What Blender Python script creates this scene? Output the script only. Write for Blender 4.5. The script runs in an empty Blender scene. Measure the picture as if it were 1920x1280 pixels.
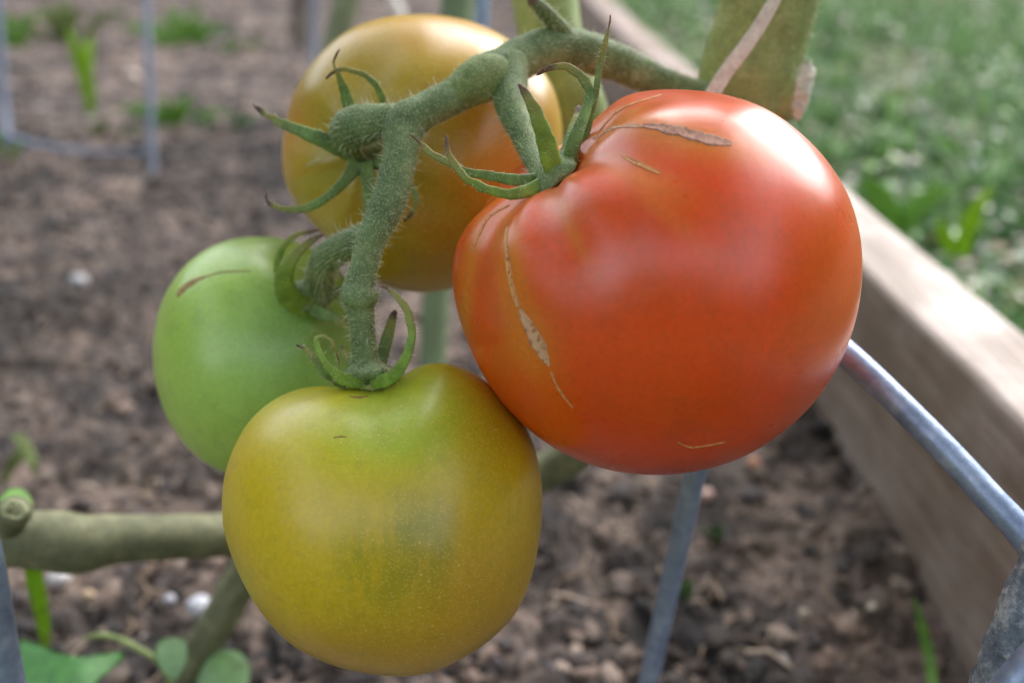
import bpy, math, random
import numpy as np
from mathutils import Vector
from mathutils.bvhtree import BVHTree

random.seed(7); rng = np.random.default_rng(7)
scene = bpy.context.scene
C = scene.collection

# ------------------------------------------------------------------ camera, sky, sun, exposure
CAM_H = 0.254; PITCH = math.radians(27.0); F = 1706.0
cam_d = bpy.data.cameras.new('camera'); cam = bpy.data.objects.new('camera', cam_d); C.objects.link(cam)
cam.location = (0, 0, CAM_H); cam.rotation_euler = (math.radians(90) - PITCH, 0, 0)
cam_d.sensor_width = 36; cam_d.lens = 36 * F / 1920; cam_d.clip_start = 0.005; cam_d.clip_end = 500
cam_d.dof.use_dof = True; cam_d.dof.focus_distance = 0.168; cam_d.dof.aperture_fstop = 8.5
scene.camera = cam
world = bpy.data.worlds.new('World'); scene.world = world; world.use_nodes = True
nt = world.node_tree; nt.nodes.clear()
sky = nt.nodes.new('ShaderNodeTexSky'); sky.sky_type = 'NISHITA'; sky.sun_disc = False
SUN_EL, SUN_AZ = math.radians(38), math.radians(34)      # azimuth from +Y towards +X
sky.sun_elevation = SUN_EL; sky.sun_rotation = SUN_AZ; sky.air_density = 1.0; sky.dust_density = 1.2; sky.ozone_density = 1.0
bg = nt.nodes.new('ShaderNodeBackground'); bg.inputs[1].default_value = 0.13
wo = nt.nodes.new('ShaderNodeOutputWorld')
hs = nt.nodes.new('ShaderNodeHueSaturation'); hs.inputs['Saturation'].default_value = .32     # overcast: a paler sky
nt.links.new(sky.outputs[0], hs.inputs['Color']); nt.links.new(hs.outputs[0], bg.inputs[0]); nt.links.new(bg.outputs[0], wo.inputs[0])
sun_d = bpy.data.lights.new('sun', 'SUN'); sun = bpy.data.objects.new('sun', sun_d); C.objects.link(sun)
sun_d.energy = .95; sun_d.angle = math.radians(62); sun_d.color = (1, .97, .93)
sd = Vector((math.cos(SUN_EL) * math.sin(SUN_AZ), math.cos(SUN_EL) * math.cos(SUN_AZ), math.sin(SUN_EL)))
sun.rotation_euler = sd.to_track_quat('Z', 'Y').to_euler()
scene.view_settings.view_transform = 'Standard'; scene.view_settings.look = 'None'
scene.view_settings.exposure = 2.15; scene.view_settings.gamma = 1

# ------------------------------------------------------------------ geometry of the view: where things stand
cp, sp = math.cos(PITCH), math.sin(PITCH)
CAM = np.array([0, 0, CAM_H]); RIGHT = np.array([1., 0, 0]); FWD = np.array([0, cp, -sp]); UP = np.array([0, sp, cp])
def P(x, y, d):
    return CAM + FWD * d + RIGHT * ((x - 960) / F * d) - UP * ((y - 640) / F * d)
def px(v):
    q = np.asarray(v) - CAM; d = q @ FWD
    return np.stack([960 + F * (q @ RIGHT) / d, 640 - F * (q @ UP) / d], -1)
def ground(x, y, z=0.0):
    v = (y - 640) / F; d = (CAM_H - z) / (sp + v * cp); return P(x, y, d)
def gdepth(x, y, z=0.0):
    v = (y - 640) / F; return (CAM_H - z) / (sp + v * cp)

# ------------------------------------------------------------------ numpy noise
def _hash(*ix):
    h = np.zeros_like(ix[0], dtype=np.uint64)
    for k, i in enumerate(ix):
        h = (h ^ (i.astype(np.int64).astype(np.uint64) * np.uint64([73856093, 19349663, 83492791][k]))) * np.uint64(2654435761)
        h ^= h >> np.uint64(15)
    return (h & np.uint64(0xFFFFFF)).astype(np.float64) / 0xFFFFFF
def vnoise(p):
    p = np.asarray(p, float); n = p.shape[-1]; i = np.floor(p); f = p - i; f = f * f * (3 - 2 * f); out = 0
    for c in range(2 ** n):
        b = [(c >> k) & 1 for k in range(n)]
        w = 1
        for k in range(n): w = w * (f[..., k] if b[k] else 1 - f[..., k])
        out = out + w * _hash(*[i[..., k] + b[k] + 1000 for k in range(n)])
    return out
def fbm(p, o=4, g=.5):
    a, s, t = 1, 0, 0; p = np.asarray(p, float)
    for k in range(o): s = s + a * vnoise(p * 2 ** k + 17.3 * k); t += a; a *= g
    return s / t

# ------------------------------------------------------------------ mesh helpers
def mesh_obj(name, V, Fc, mat, parent=None, smooth=True, col=None, t=None):
    me = bpy.data.meshes.new(name); V = np.asarray(V, float)
    org = np.zeros(3)
    if isinstance(Fc, np.ndarray):
        k = Fc.shape[1]; me.vertices.add(len(V)); me.loops.add(Fc.size); me.polygons.add(len(Fc))
        me.vertices.foreach_set('co', V.ravel()); me.loops.foreach_set('vertex_index', Fc.ravel().astype(np.int32))
        me.polygons.foreach_set('loop_start', np.arange(0, Fc.size, k, dtype=np.int32))
        me.update(calc_edges=True)
    else:
        me.from_pydata(V.tolist(), [], Fc); me.update()
    me.polygons.foreach_set('use_smooth', np.full(len(me.polygons), smooth))
    if col is not None:
        a = me.color_attributes.new('Col', 'FLOAT_COLOR', 'POINT')
        cc = np.ones((len(V), 4)); cc[:, :3] = col; a.data.foreach_set('color', cc.ravel())
    if t is not None:
        a = me.attributes.new('t', 'FLOAT', 'POINT'); a.data.foreach_set('value', np.asarray(t, float))
    me.materials.append(mat)
    o = bpy.data.objects.new(name, me); C.objects.link(o)
    if parent: o.parent = parent; o.matrix_parent_inverse = parent.matrix_world.inverted()
    return o
def tag(o, label=None, cat=None, group=None, kind=None):
    if label: o['label'] = label
    if cat: o['category'] = cat
    if group: o['group'] = group
    if kind: o['kind'] = kind
    return o
def thing(name, label, cat, loc=(0, 0, 0), group=None):
    o = bpy.data.objects.new(name, None); C.objects.link(o); o.location = Vector(loc); o.empty_display_size = .01
    bpy.context.view_layer.update()
    return tag(o, label, cat, group)
def catmull(pts, n):
    pts = np.asarray(pts, float); m = len(pts)
    if m == 2: u = np.linspace(0, 1, n)[:, None]; return pts[0] * (1 - u) + pts[1] * u
    seg = np.linalg.norm(np.diff(pts[:, :3], axis=0), axis=1); cum = np.r_[0, np.cumsum(seg)] / seg.sum()
    u = np.linspace(0, 1, n); out = np.empty((n, pts.shape[1]))
    k = np.clip(np.searchsorted(cum, u, 'right') - 1, 0, m - 2); f = (u - cum[k]) / (cum[k + 1] - cum[k])
    ext = np.vstack([2 * pts[0] - pts[1], pts, 2 * pts[-1] - pts[-2]])
    p0, p1, p2, p3 = ext[k], ext[k + 1], ext[k + 2], ext[k + 3]; f = f[:, None]
    return .5 * (2 * p1 + (p2 - p0) * f + (2 * p0 - 5 * p1 + 4 * p2 - p3) * f ** 2 + (3 * p1 - p0 - 3 * p2 + p3) * f ** 3)
def frames(c):
    T = np.gradient(c, axis=0); T /= np.linalg.norm(T, axis=1)[:, None] + 1e-12
    N = np.empty_like(c); a = np.array([0, 0, 1.]) if abs(T[0][2]) < .9 else np.array([1., 0, 0])
    n = np.cross(T[0], a); n /= np.linalg.norm(n)
    for i in range(len(c)):
        n = n - T[i] * (n @ T[i]); n /= np.linalg.norm(n); N[i] = n
    return T, N, np.cross(T, N)
def tube(path, n=60, k=20, bump=.05, bs=300, seed=0, ribs=0, cap=True):
    """path: rows of (x, y, z, r) in metres"""
    q = catmull(path, n); c, r = q[:, :3], np.maximum(q[:, 3], 1e-5)
    T, N, B = frames(c); th = np.linspace(0, 2 * np.pi, k, endpoint=False)
    d = N[:, None] * np.cos(th)[None, :, None] + B[:, None] * np.sin(th)[None, :, None]
    V = c[:, None] + d * r[:, None, None]
    nz = fbm(V * bs + seed * 9.1, 3) - .5
    rr = r[:, None] * (1 + 2 * bump * nz + ribs * np.cos(5 * th)[None, :])
    V = c[:, None] + d * rr[..., None]
    Vs = V.reshape(-1, 3); i = np.arange(n - 1)[:, None] * k; j = np.arange(k)[None]; j2 = (j + 1) % k
    Fc = np.stack([i + j, i + j2, i + k + j2, i + k + j], -1).reshape(-1, 4)
    if cap:
        Vs = np.vstack([Vs, c[0] - T[0] * r[0] * .3, c[-1] + T[-1] * r[-1] * .3]); a, b = len(Vs) - 2, len(Vs) - 1
        jj = np.arange(k); j3 = (jj + 1) % k
        # caps as degenerate-free quads are awkward: fan triangles added through a doubled list
        caps = [(a, int(x), int(y)) for x, y in zip(j3, jj)] + [(b, int((n - 1) * k + x), int((n - 1) * k + y)) for x, y in zip(jj, j3)]
        return Vs, [tuple(map(int, f)) for f in Fc] + caps, (V, d)
    return Vs, Fc, (V, d)
def pxpath(rows):
    """rows of (px, py, depth, radius_px) -> metres"""
    return np.array([np.r_[P(x, y, d), r / F * d] for x, y, d, r in rows])
def ribbon(rows, n=40, fold=.35, facing=None, thick=.28, twist=0):
    """sepal / leaf: rows of (px,py,depth,halfwidth_px); a lens cross-section folded along its midrib, broad side turned to 'facing'"""
    q = catmull(pxpath(rows), n); c, w = q[:, :3], np.maximum(q[:, 3], 2e-5)
    T = np.gradient(c, axis=0); T /= np.linalg.norm(T, axis=1)[:, None]
    f = (CAM - c[0]) if facing is None else np.asarray(facing, float)
    f = f / np.linalg.norm(f); K = 10; V = []
    for i in range(n):
        s = np.cross(T[i], f); s /= np.linalg.norm(s) + 1e-9; u = np.cross(s, T[i])
        a = twist * i / n; s, u = s * math.cos(a) + u * math.sin(a), u * math.cos(a) - s * math.sin(a)
        for k in range(K):
            th = 2 * math.pi * k / K; x, z = math.cos(th), math.sin(th)
            V.append(c[i] + s * x * w[i] + u * (z * thick * w[i] - fold * (1 - abs(x)) * w[i]))
    i = np.arange(n - 1)[:, None] * K; j = np.arange(K)[None]; j2 = (j + 1) % K
    Fc = np.stack([i + j, i + j2, i + K + j2, i + K + j], -1).reshape(-1, 4)
    V = np.array(V); V = np.vstack([V, c[-1] + T[-1] * w[-1]])
    fl = [tuple(map(int, f)) for f in Fc] + [((n - 1) * K + k, (n - 1) * K + (k + 1) % K, len(V) - 1) for k in range(K)]
    t = np.r_[np.repeat(np.linspace(0, 1, n), K), 1]
    return V, fl, t, (c, w)

# ------------------------------------------------------------------ materials
def srgb(*c): return tuple(((x / 255 + .055) / 1.055) ** 2.4 if x > 10 else x / 255 / 12.92 for x in c)
class M:
    def __init__(s, name):
        s.m = bpy.data.materials.new(name); s.m.use_nodes = True; s.t = s.m.node_tree; s.b = s.t.nodes['Principled BSDF']
        s.co = None
    def n(s, typ, **kw):
        o = s.t.nodes.new('ShaderNode' + typ)
        for k, v in kw.items(): setattr(o, k, v)
        return o
    def l(s, a, b): s.t.links.new(a, b)
    def geo(s):
        if not s.co: s.co = s.n('NewGeometry').outputs['Position']
        return s.co
    def noise(s, scale, detail=4, rough=.55, vec=None, dist=0):
        o = s.n('TexNoise'); o.inputs['Scale'].default_value = scale; o.inputs['Detail'].default_value = detail
        o.inputs['Roughness'].default_value = rough; o.inputs['Distortion'].default_value = dist
        s.l(vec or s.geo(), o.inputs['Vector']); return o.outputs['Fac']
    def ramp(s, fac, stops):
        o = s.n('ValToRGB'); e = o.color_ramp.elements
        while len(e) < len(stops): e.new(.5)
        for k, (p, c) in enumerate(stops): e[k].position = p; e[k].color = (*c, 1) if len(c) == 3 else c
        s.l(fac, o.inputs[0]); return o.outputs[0]
    def mix(s, f, a, b, mode='MIX'):
        o = s.n('Mix', data_type='RGBA', blend_type=mode)
        for v, sock in ((f, o.inputs[0]), (a, o.inputs[6]), (b, o.inputs[7])):
            if isinstance(v, (int, float)): sock.default_value = v
            elif isinstance(v, tuple): sock.default_value = (*v, 1)
            else: s.l(v, sock)
        return o.outputs[2]
    def math(s, op, a, b=0.0, clamp=False):
        o = s.n('Math', operation=op, use_clamp=clamp)
        for v, sock in ((a, o.inputs[0]), (b, o.inputs[1])):
            if isinstance(v, (int, float)): sock.default_value = v
            else: s.l(v, sock)
        return o.outputs[0]
    def attr(s, name, out='Color'): o = s.n('Attribute', attribute_name=name); return o.outputs[out]
    def bump(s, h, strength, dist, prev=None):
        o = s.n('Bump'); o.inputs['Strength'].default_value = strength; o.inputs['Distance'].default_value = dist
        s.l(h, o.inputs['Height'])
        if prev: s.l(prev, o.inputs['Normal'])
        return o.outputs[0]
    def set(s, **kw):
        for k, v in kw.items():
            sock = s.b.inputs[k.replace('_', ' ')]
            if isinstance(v, (int, float)): sock.default_value = v
            elif isinstance(v, tuple): sock.default_value = (*v, 1) if len(v) == 3 and sock.type == 'RGBA' else v
            else: s.l(v, sock)
        return s
def dots(m, scale, size, amount=.5):
    """small dots at random voronoi cells: 1 inside"""
    v = m.n('TexVoronoi'); v.inputs['Scale'].default_value = scale; m.l(m.geo(), v.inputs['Vector'])
    d = m.math('LESS_THAN', v.outputs['Distance'], size)
    sep = m.n('SeparateColor'); m.l(v.outputs['Color'], sep.inputs[0])
    k = m.math('LESS_THAN', sep.outputs[0], amount)
    soft = m.math('MULTIPLY', m.math('SUBTRACT', 1.0, m.math('DIVIDE', v.outputs['Distance'], size), True), 2.2, True)
    return m.math('MULTIPLY', m.math('MULTIPLY', d, k), soft, True)

def tomato_mat(name, dot_col, dot_amt, sss=.3, rough=.36):
    m = M(name); c = m.attr('Col')
    n1 = m.noise(160, 5, .6); c = m.mix(m.math('MULTIPLY', m.math('SUBTRACT', n1, .35, True), .15), c, dot_col, 'MIX')
    n2 = m.noise(900, 3); c = m.mix(.35, c, m.ramp(n2, [(.3, (.8, .8, .8)), (.7, (1.18, 1.18, 1.18))]), 'MULTIPLY')
    d1 = dots(m, 2300, .42, .5); c = m.mix(m.math('MULTIPLY', d1, dot_amt), c, dot_col)
    d2 = dots(m, 620, .2, .28); c = m.mix(m.math('MULTIPLY', d2, dot_amt), c, tuple(min(1, x * 1.05) for x in dot_col))
    b = m.bump(m.noise(1900, 2), .1, .00012); b = m.bump(m.noise(120, 3), .12, .0012, b); b = m.bump(d2, .25, .0001, b)
    rn = m.ramp(m.noise(90, 4), [(.3, (rough - .05,) * 3), (.7, (rough + .09,) * 3)])
    m.set(Base_Color=c, Roughness=rn, Subsurface_Weight=sss, Subsurface_Scale=.004, Normal=b, Specular_IOR_Level=.6)
    m.b.inputs['Subsurface Radius'].default_value = (1, .7, .3)
    m.set(Coat_Weight=.6, Coat_Roughness=.32)
    return m.m
def stem_mat(name, base, dark, pale, dot=.8):
    m = M(name); n = m.noise(140, 5, .65)
    c = m.ramp(n, [(.3, dark), (.52, base), (.75, pale)])
    n2 = m.noise(900, 3); c = m.mix(.6, c, m.ramp(n2, [(.3, (.6, .6, .6)), (.7, (1.25, 1.25, 1.25))]), 'MULTIPLY')
    d = dots(m, 1900, .5, .6); c = m.mix(m.math('MULTIPLY', d, dot), c, srgb(205, 210, 165))
    b = m.bump(d, .6, .00015); b = m.bump(m.noise(1100, 4, .7), .5, .0004, b)
    m.set(Base_Color=c, Roughness=.62, Normal=b, Subsurface_Weight=.08, Subsurface_Scale=.002)
    return m.m
def sepal_mat(name, base, tipc):
    m = M(name); t = m.attr('t', 'Fac'); n = m.noise(260, 5, .6)
    c = m.ramp(n, [(.3, tuple(x * .6 for x in base)), (.55, base), (.75, tuple(min(1, x * 1.5) for x in base))])
    tt = m.math('ADD', t, m.math('MULTIPLY', m.math('SUBTRACT', n, .5), .25))
    c = m.mix(m.ramp(tt, [(.55, (0, 0, 0)), (.8, (1, 1, 1))]), c, srgb(150, 150, 80))
    c = m.mix(m.ramp(tt, [(.84, (0, 0, 0)), (.93, (1, 1, 1))]), c, tipc)
    d = dots(m, 2300, .32, .4); c = m.mix(m.math('MULTIPLY', d, .6), c, srgb(200, 205, 160))
    b = m.bump(m.noise(800, 4, .7), .5, .0003)
    m.set(Base_Color=c, Roughness=.55, Normal=b, Subsurface_Weight=.1, Subsurface_Scale=.002); return m.m
def simple(name, col, rough=.6, scale=100, var=.35, bumpd=.0005, bs=None, metal=0):
    m = M(name); n = m.noise(scale, 5, .6)
    c = m.ramp(n, [(.3, tuple(x * (1 - var) for x in col)), (.7, tuple(min(1, x * (1 + var)) for x in col))])
    m.set(Base_Color=c, Roughness=rough, Metallic=metal, Normal=m.bump(m.noise(bs or scale * 3, 5, .65), .5, bumpd)); return m.m
def attr_mat(name, rough=.8, scale=400, var=.3, bumpd=.001, bs=500, sheen=0, trans=0):
    m = M(name); n = m.noise(scale, 5, .65)
    c = m.mix(.8, m.attr('Col'), m.ramp(n, [(.25, (1 - var,) * 3), (.75, (1 + var,) * 3)]), 'MULTIPLY')
    m.set(Base_Color=c, Roughness=rough)
    if bumpd: m.set(Normal=m.bump(m.noise(bs, 5, .7), .7, bumpd))
    if trans:
        tr = m.n('BsdfTranslucent'); m.l(c, tr.inputs[0]); mx = m.n('MixShader'); mx.inputs[0].default_value = trans
        m.l(m.b.outputs[0], mx.inputs[1]); m.l(tr.outputs[0], mx.inputs[2]); m.l(mx.outputs[0], m.t.nodes['Material Output'].inputs[0])
    return m.m
MAT = dict(
    soil=attr_mat('soil', .85, 500, .4, .0025, 420),
    clod=attr_mat('soil_crumb', .8, 700, .3, .001, 900),
    blade=attr_mat('grass_blade', .5, 60, .25, 0, 0, trans=.3),
    stem=stem_mat('truss_stem', srgb(118, 142, 92), srgb(86, 110, 66), srgb(158, 174, 126), .4),
    main=stem_mat('main_stem', srgb(162, 182, 114), srgb(134, 150, 92), srgb(188, 200, 148), .3),
    old=stem_mat('old_stem', srgb(124, 124, 92), srgb(96, 98, 74), srgb(158, 156, 120), .1),
    sepal=sepal_mat('sepal', srgb(116, 146, 80), srgb(80, 62, 52)),
    sepalb=sepal_mat('bright_sepal', srgb(130, 164, 66), srgb(110, 90, 74)),
    hair=simple('stem_hair', srgb(226, 226, 196), .5, 100, .1, 0.00001),
    straw=simple('dry_straw', srgb(238, 224, 214), .6, 500, .25),
)

# ------------------------------------------------------------------ the setting
SH = -.044
BX0, BX1, BTOP = .1725, .210, .097          # inner and outer face of the bed board, its top
def dark_patches(x, y):
    """darker in soft uneven patches at set places on the bed"""
    f = 0
    for (a, b, r) in ((60, 700, .10), (330, 560, .07), (150, 560, .08), (1300, 1180, .03), (450, 400, .1), (330, 300, .10)):
        g_ = ground(a, b); f = f + np.exp(-((x - g_[0]) ** 2 + (y - g_[1]) ** 2) / r ** 2) * (.5 + .8 * fbm(np.stack([x, y], -1) * 22 + 8, 3))
    return 1 - .45 * np.clip(f, 0, 1)
# soil: a grid whose cells grow with distance
def soil_h(x, y):
    p = np.stack([x, y], -1)
    near = np.clip(1.2 - y * .3, .5, 1)
    r = lambda q: 1 - np.abs(2 * q - 1)
    h = .030 * (fbm(p * 6, 3) - .5) + .016 * (fbm(p * 26 + 5, 4, .6) - .5) + .009 * (r(fbm(p * 75, 3)) - .5) + .006 * (fbm(p * 230, 3, .6) - .5)
    h += .02 * np.clip((x - BX0 + .07) / .07, 0, 1) ** 2 * 0
    return h * near
ny, nx = 760, 620
yy = np.exp(np.linspace(math.log(.12), math.log(4.2), ny)) - .05
uu = np.linspace(-1, 1, nx)
W = .25 + yy * 1.0
Y = np.repeat(yy[:, None], nx, 1); X = np.minimum(uu[None] * W[:, None], BX0 + .004 + 0 * Y)
lo = -W[:, None]; X = lo + (BX0 + .004 - lo) * ((uu[None] + 1) / 2) + SH * Y
Z = soil_h(X, Y)
p2 = np.stack([X, Y], -1)
ca, cb, cc_, cd = map(np.array, (srgb(116, 100, 91), srgb(76, 67, 63), srgb(138, 119, 107), srgb(43, 40, 41)))
m1 = fbm(p2 * 14 + 3, 4)[..., None]; m2 = fbm(p2 * 60 + 9, 4, .6)[..., None]; m3 = fbm(p2 * 180, 3)[..., None]
sm = lambda a, b, x: (lambda t: t * t * (3 - 2 * t))(np.clip((x - a) / (b - a), 0, 1))
mac = sm(.36, .6, fbm(p2 * 16 + 3, 4))[..., None]; col = cb + (ca - cb) * sm(.35, .6, m1 * .5 + m2 * .5)
col = col * (.42 + .72 * mac); col = col + (cc_ - col) * sm(.52, .68, m2) * .8; col = col + (cd - col) * sm(.56, .7, 1 - m3 * .6 - m1 * .4) * .8
col = col * dark_patches(X, Y)[..., None]
ii = np.arange(ny - 1)[:, None] * nx; jj = np.arange(nx - 1)[None]
Fq = np.stack([ii + jj, ii + jj + 1, ii + nx + jj + 1, ii + nx + jj], -1).reshape(-1, 4)
soil = mesh_obj('garden_soil', np.stack([X, Y, Z], -1).reshape(-1, 3), Fq, MAT['soil'], col=col.reshape(-1, 3))
tag(soil, kind='structure')
# the wide ground under and beyond everything
gm = simple('lawn_ground', srgb(82, 88, 52), .9, 20, .5, .01, 60)
s = 200; g = mesh_obj('ground', [(-s, -s, -.06), (s, -s, -.06), (s, s, -.06), (-s, s, -.06)], [(0, 1, 2, 3)], gm, smooth=False); tag(g, kind='structure')
# lawn soil outside the board, gently uneven
ly, lx = 160, 160
Yl = np.exp(np.linspace(math.log(.1), math.log(9), ly))[:, None] + np.zeros(lx); Xl = BX1 - .002 + (np.linspace(0, 1, lx)[None] ** 1.5) * (1 + Yl * 1.2)
Xl = Xl + SH * Yl
Zl = -.035 + .03 * (fbm(np.stack([Xl, Yl], -1) * 8, 4) - .5)
ii = np.arange(ly - 1)[:, None] * lx; jj = np.arange(lx - 1)[None]
lawn = mesh_obj('lawn_soil', np.stack([Xl, Yl, Zl], -1).reshape(-1, 3), np.stack([ii + jj, ii + jj + 1, ii + lx + jj + 1, ii + lx + jj], -1).reshape(-1, 4),
                simple('lawn_earth', srgb(92, 98, 66), .9, 90, .6, .004, 300)); tag(lawn, kind='structure')

# leafy ring added out of view to block low sky in the fruit's reflections
def belt():
    A = np.linspace(-np.pi, np.pi, 361)[:-1]
    el = np.interp(np.degrees(A), [-180, -152, -142, -125, -110, -70, -58, -28, -18, 18, 26, 58, 70, 110, 125, 142, 152, 180], [32, 30, 15, 15, 36, 38, 12, 12, 34, 34, 12, 12, 38, 36, 15, 15, 30, 32])  # heights shaped by direction: low gaps let sky reflect, tall parts block it
    prof_ = [(0, 0), (-.15, .3), (-.2, .6), (-.1, .85), (.15, .97), (.6, 1.0), (1.1, .9), (1.4, .5), (1.4, 0)]; V = []
    R_ = 7.5 + 1.0 * (vnoise(A[:, None] * 3) - .5)
    for i, a in enumerate(A):
        H = R_[i] * math.tan(math.radians(el[i])) + .2
        for (dr, z) in [(0, 0)] + [(prof_[k][0] * (1 - t) + prof_[k + 1][0] * t, prof_[k][1] * (1 - t) + prof_[k + 1][1] * t) for k in range(8) for t in (.0, .33, .66)] + [prof_[-1]]:
            V.append((math.sin(a) * (R_[i] + dr), math.cos(a) * (R_[i] + dr), z * H - .05))
    V = np.array(V); k = 26; nz = fbm(V * 2.2, 4) - .5; nr = V[:, :2] / np.linalg.norm(V[:, :2], axis=1)[:, None]; V[:, :2] += nr * (nz * 1.6)[:, None]; V[:, 2] += nz * .9 * (V[:, 2] > .3)
    F_ = [(i * k + j, i * k + j + 1, ((i + 1) % 360) * k + j + 1, ((i + 1) % 360) * k + j) for i in range(360) for j in range(k - 1)]
    o = mesh_obj('added_tree_belt', V, F_, simple('added_tree_green', srgb(74, 92, 52), .8, 6, .5, .2, 9))
    tag(o, 'unseen green belt added round the garden to shape the reflections', 'trees', kind='stuff')
belt()

# bed board (rounded long edges, slight bow, wood grain)
m = M('weathered_board'); mp = m.n('Mapping'); mp.inputs['Scale'].default_value = (60, 3.2, 60); m.l(m.geo(), mp.inputs[0])
g1 = m.noise(2.2, 6, .6, mp.outputs[0], .6); g2 = m.noise(9, 5, .6, mp.outputs[0])
c = m.ramp(g1, [(.25, srgb(122, 104, 92)), (.5, srgb(152, 133, 121)), (.75, srgb(180, 162, 152))])
c = m.mix(.8, c, m.ramp(g2, [(.3, (.62, .58, .55)), (.7, (1.18, 1.18, 1.18))]), 'MULTIPLY')
bl = m.noise(22, 4); c = m.mix(m.math('MULTIPLY', m.ramp(bl, [(.45, (0, 0, 0)), (.7, (1, 1, 1))]), .5), c, srgb(206, 190, 186))
m.set(Base_Color=c, Roughness=m.ramp(bl, [(.3, (.6,) * 3), (.7, (.4,) * 3)]), Normal=m.bump(g2, .5, .0016), Specular_IOR_Level=.5)
prof = []
def arc(cx, cz, r, a0, a1, k=7):
    for a in np.linspace(a0, a1, k): prof.append((cx + r * math.cos(a), cz + r * math.sin(a)))
arc(BX1 - .004, BTOP - .004, .004, 0, math.pi / 2); arc(BX0 + .0045, BTOP - .0045, .0045, math.pi / 2, math.pi)
prof += [(BX0, .06), (BX0, .02), (BX0, -.02), (BX0, -.075), (BX1, -.075), (BX1, 0)]
ys = np.linspace(-.3, 4.0, 180); Vb = []
for y in ys:
    dx = .0014 * math.sin(y * 3.1 + 1); dz = .0018 * math.sin(y * 4.3)
    for (a, b) in prof: Vb.append((a + dx + SH * y, y, b + (dz if b > .01 else 0)))
Vb = np.array(Vb); nn = fbm(Vb * np.array([60, 14, 60]), 3) - .5; Vb[:, 2] += .0016 * nn * (Vb[:, 2] > .05); Vb[:, 0] += .0012 * nn
k = len(prof); Fb = [(i * k + j, (i + 1) * k + j, (i + 1) * k + (j + 1) % k, i * k + (j + 1) % k) for i in range(len(ys) - 1) for j in range(k)]
Fb += [tuple(range(k)), tuple(reversed(range((len(ys) - 1) * k, len(ys) * k)))]
bo = mesh_obj('bed_board', Vb, Fb, m.m)
tag(bo, 'pale weathered wooden board edging the raised bed beside the lawn', 'board')

# soil crumbs and bark bits (beyond counting)
def ico(sub):
    import bmesh
    b = bmesh.new(); bmesh.ops.create_icosphere(b, subdivisions=sub, radius=1)
    v = np.array([x.co[:] for x in b.verts]); f = np.array([[q.index for q in x.verts] for x in b.faces]); b.free(); return v, f
def rotm(n):
    q = rng.normal(size=(n, 4)); q /= np.linalg.norm(q, axis=1)[:, None]; w, x, y, z = q.T
    return np.stack([1 - 2 * (y * y + z * z), 2 * (x * y - z * w), 2 * (x * z + y * w), 2 * (x * y + z * w), 1 - 2 * (x * x + z * z), 2 * (y * z - x * w),
                     2 * (x * z - y * w), 2 * (y * z + x * w), 1 - 2 * (x * x + y * y)], -1).reshape(n, 3, 3)
def crumbs(name, n, ylo, yhi, slo, shi, sub):
    v, f = ico(sub); y = np.exp(rng.uniform(math.log(ylo + .05), math.log(yhi + .05), n)) - .05
    x = -(.2 + y * .75) + rng.random(n) * ((.2 + y * .75) + BX0 - .002)
    sz = slo + (shi - slo) * rng.random(n) ** 3.2; sz = sz * (1 + y * .6)
    x = np.minimum(x, BX0 - sz) + SH * y
    z = soil_h(x, y) - sz * .1
    R = rotm(n); st = rng.uniform(.25, 1.4, (n, 1, 3)); V = v[None] * st * (1 + rng.uniform(-.42, .42, (n, len(v), 1)))
    V = np.einsum('nij,nkj->nki', R, V) * sz[:, None, None]; V[..., 2] *= .6
    V += np.stack([x, y, z], -1)[:, None]
    pal = np.array([srgb(128, 108, 96), srgb(98, 84, 76), srgb(134, 114, 102), srgb(62, 56, 55), srgb(146, 128, 116), srgb(112, 92, 80), srgb(86, 78, 78)])
    mac = sm(.36, .6, fbm(np.stack([x, y], -1) * 16 + 3, 4))[:, None]; cc = pal[rng.integers(0, len(pal), n)] * rng.uniform(.75, 1.2, (n, 1)) * (.42 + .72 * mac) * dark_patches(x, y)[:, None]; light = rng.random(n) < .006; cc[light] = srgb(176, 166, 162)
    Fa = (f[None] + (np.arange(n) * len(v))[:, None, None]).reshape(-1, 3)
    o = mesh_obj(name, V.reshape(-1, 3), Fa, MAT['clod'], col=np.repeat(cc, len(v), 0)); return tag(o, 'brown crumbs of soil and bark covering the bed', 'soil crumbs', kind='stuff')
crumbs('soil_crumbs', 11000, .16, 1.0, .0007, .0046, 2)
crumbs('soil_crumbs', 12000, .7, 3.6, .0016, .006, 1)

n = 1500; y = np.exp(rng.uniform(math.log(.2), math.log(2.5), n)); x = -(.2 + y * .75) + rng.random(n) * ((.2 + y * .75) + BX0 - .03) + SH * y; a = rng.uniform(0, np.pi, n); L = rng.uniform(.004, .018, n)
d_ = np.stack([np.cos(a), np.sin(a), rng.uniform(-.15, .25, n)], -1) * L[:, None] / 2; c_ = np.stack([x, y, soil_h(x, y) + .0025], -1); rr = rng.uniform(.0003, .001, n)[:, None]
s1 = np.stack([-np.sin(a), np.cos(a), 0 * a], -1) * rr; s2 = np.array([0, 0, 1.]) * rr; bend = s1 * rng.uniform(-5, 5, (n, 1)); rows = []
for k, p_ in enumerate((c_ - d_, c_ + bend, c_ + d_)):
    for th in (0, 2.1, 4.2): rows.append(p_ + s1 * math.cos(th) + s2 * math.sin(th))
V = np.stack(rows, 1); f = np.array([[3 * k + i, 3 * k + (i + 1) % 3, 3 * k + 3 + (i + 1) % 3, 3 * k + 3 + i] for k in range(2) for i in range(3)])
pal = np.array([srgb(150, 128, 108), srgb(96, 78, 66), srgb(176, 156, 138), srgb(70, 58, 52)]); cc = pal[rng.integers(0, 4, n)]
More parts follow.
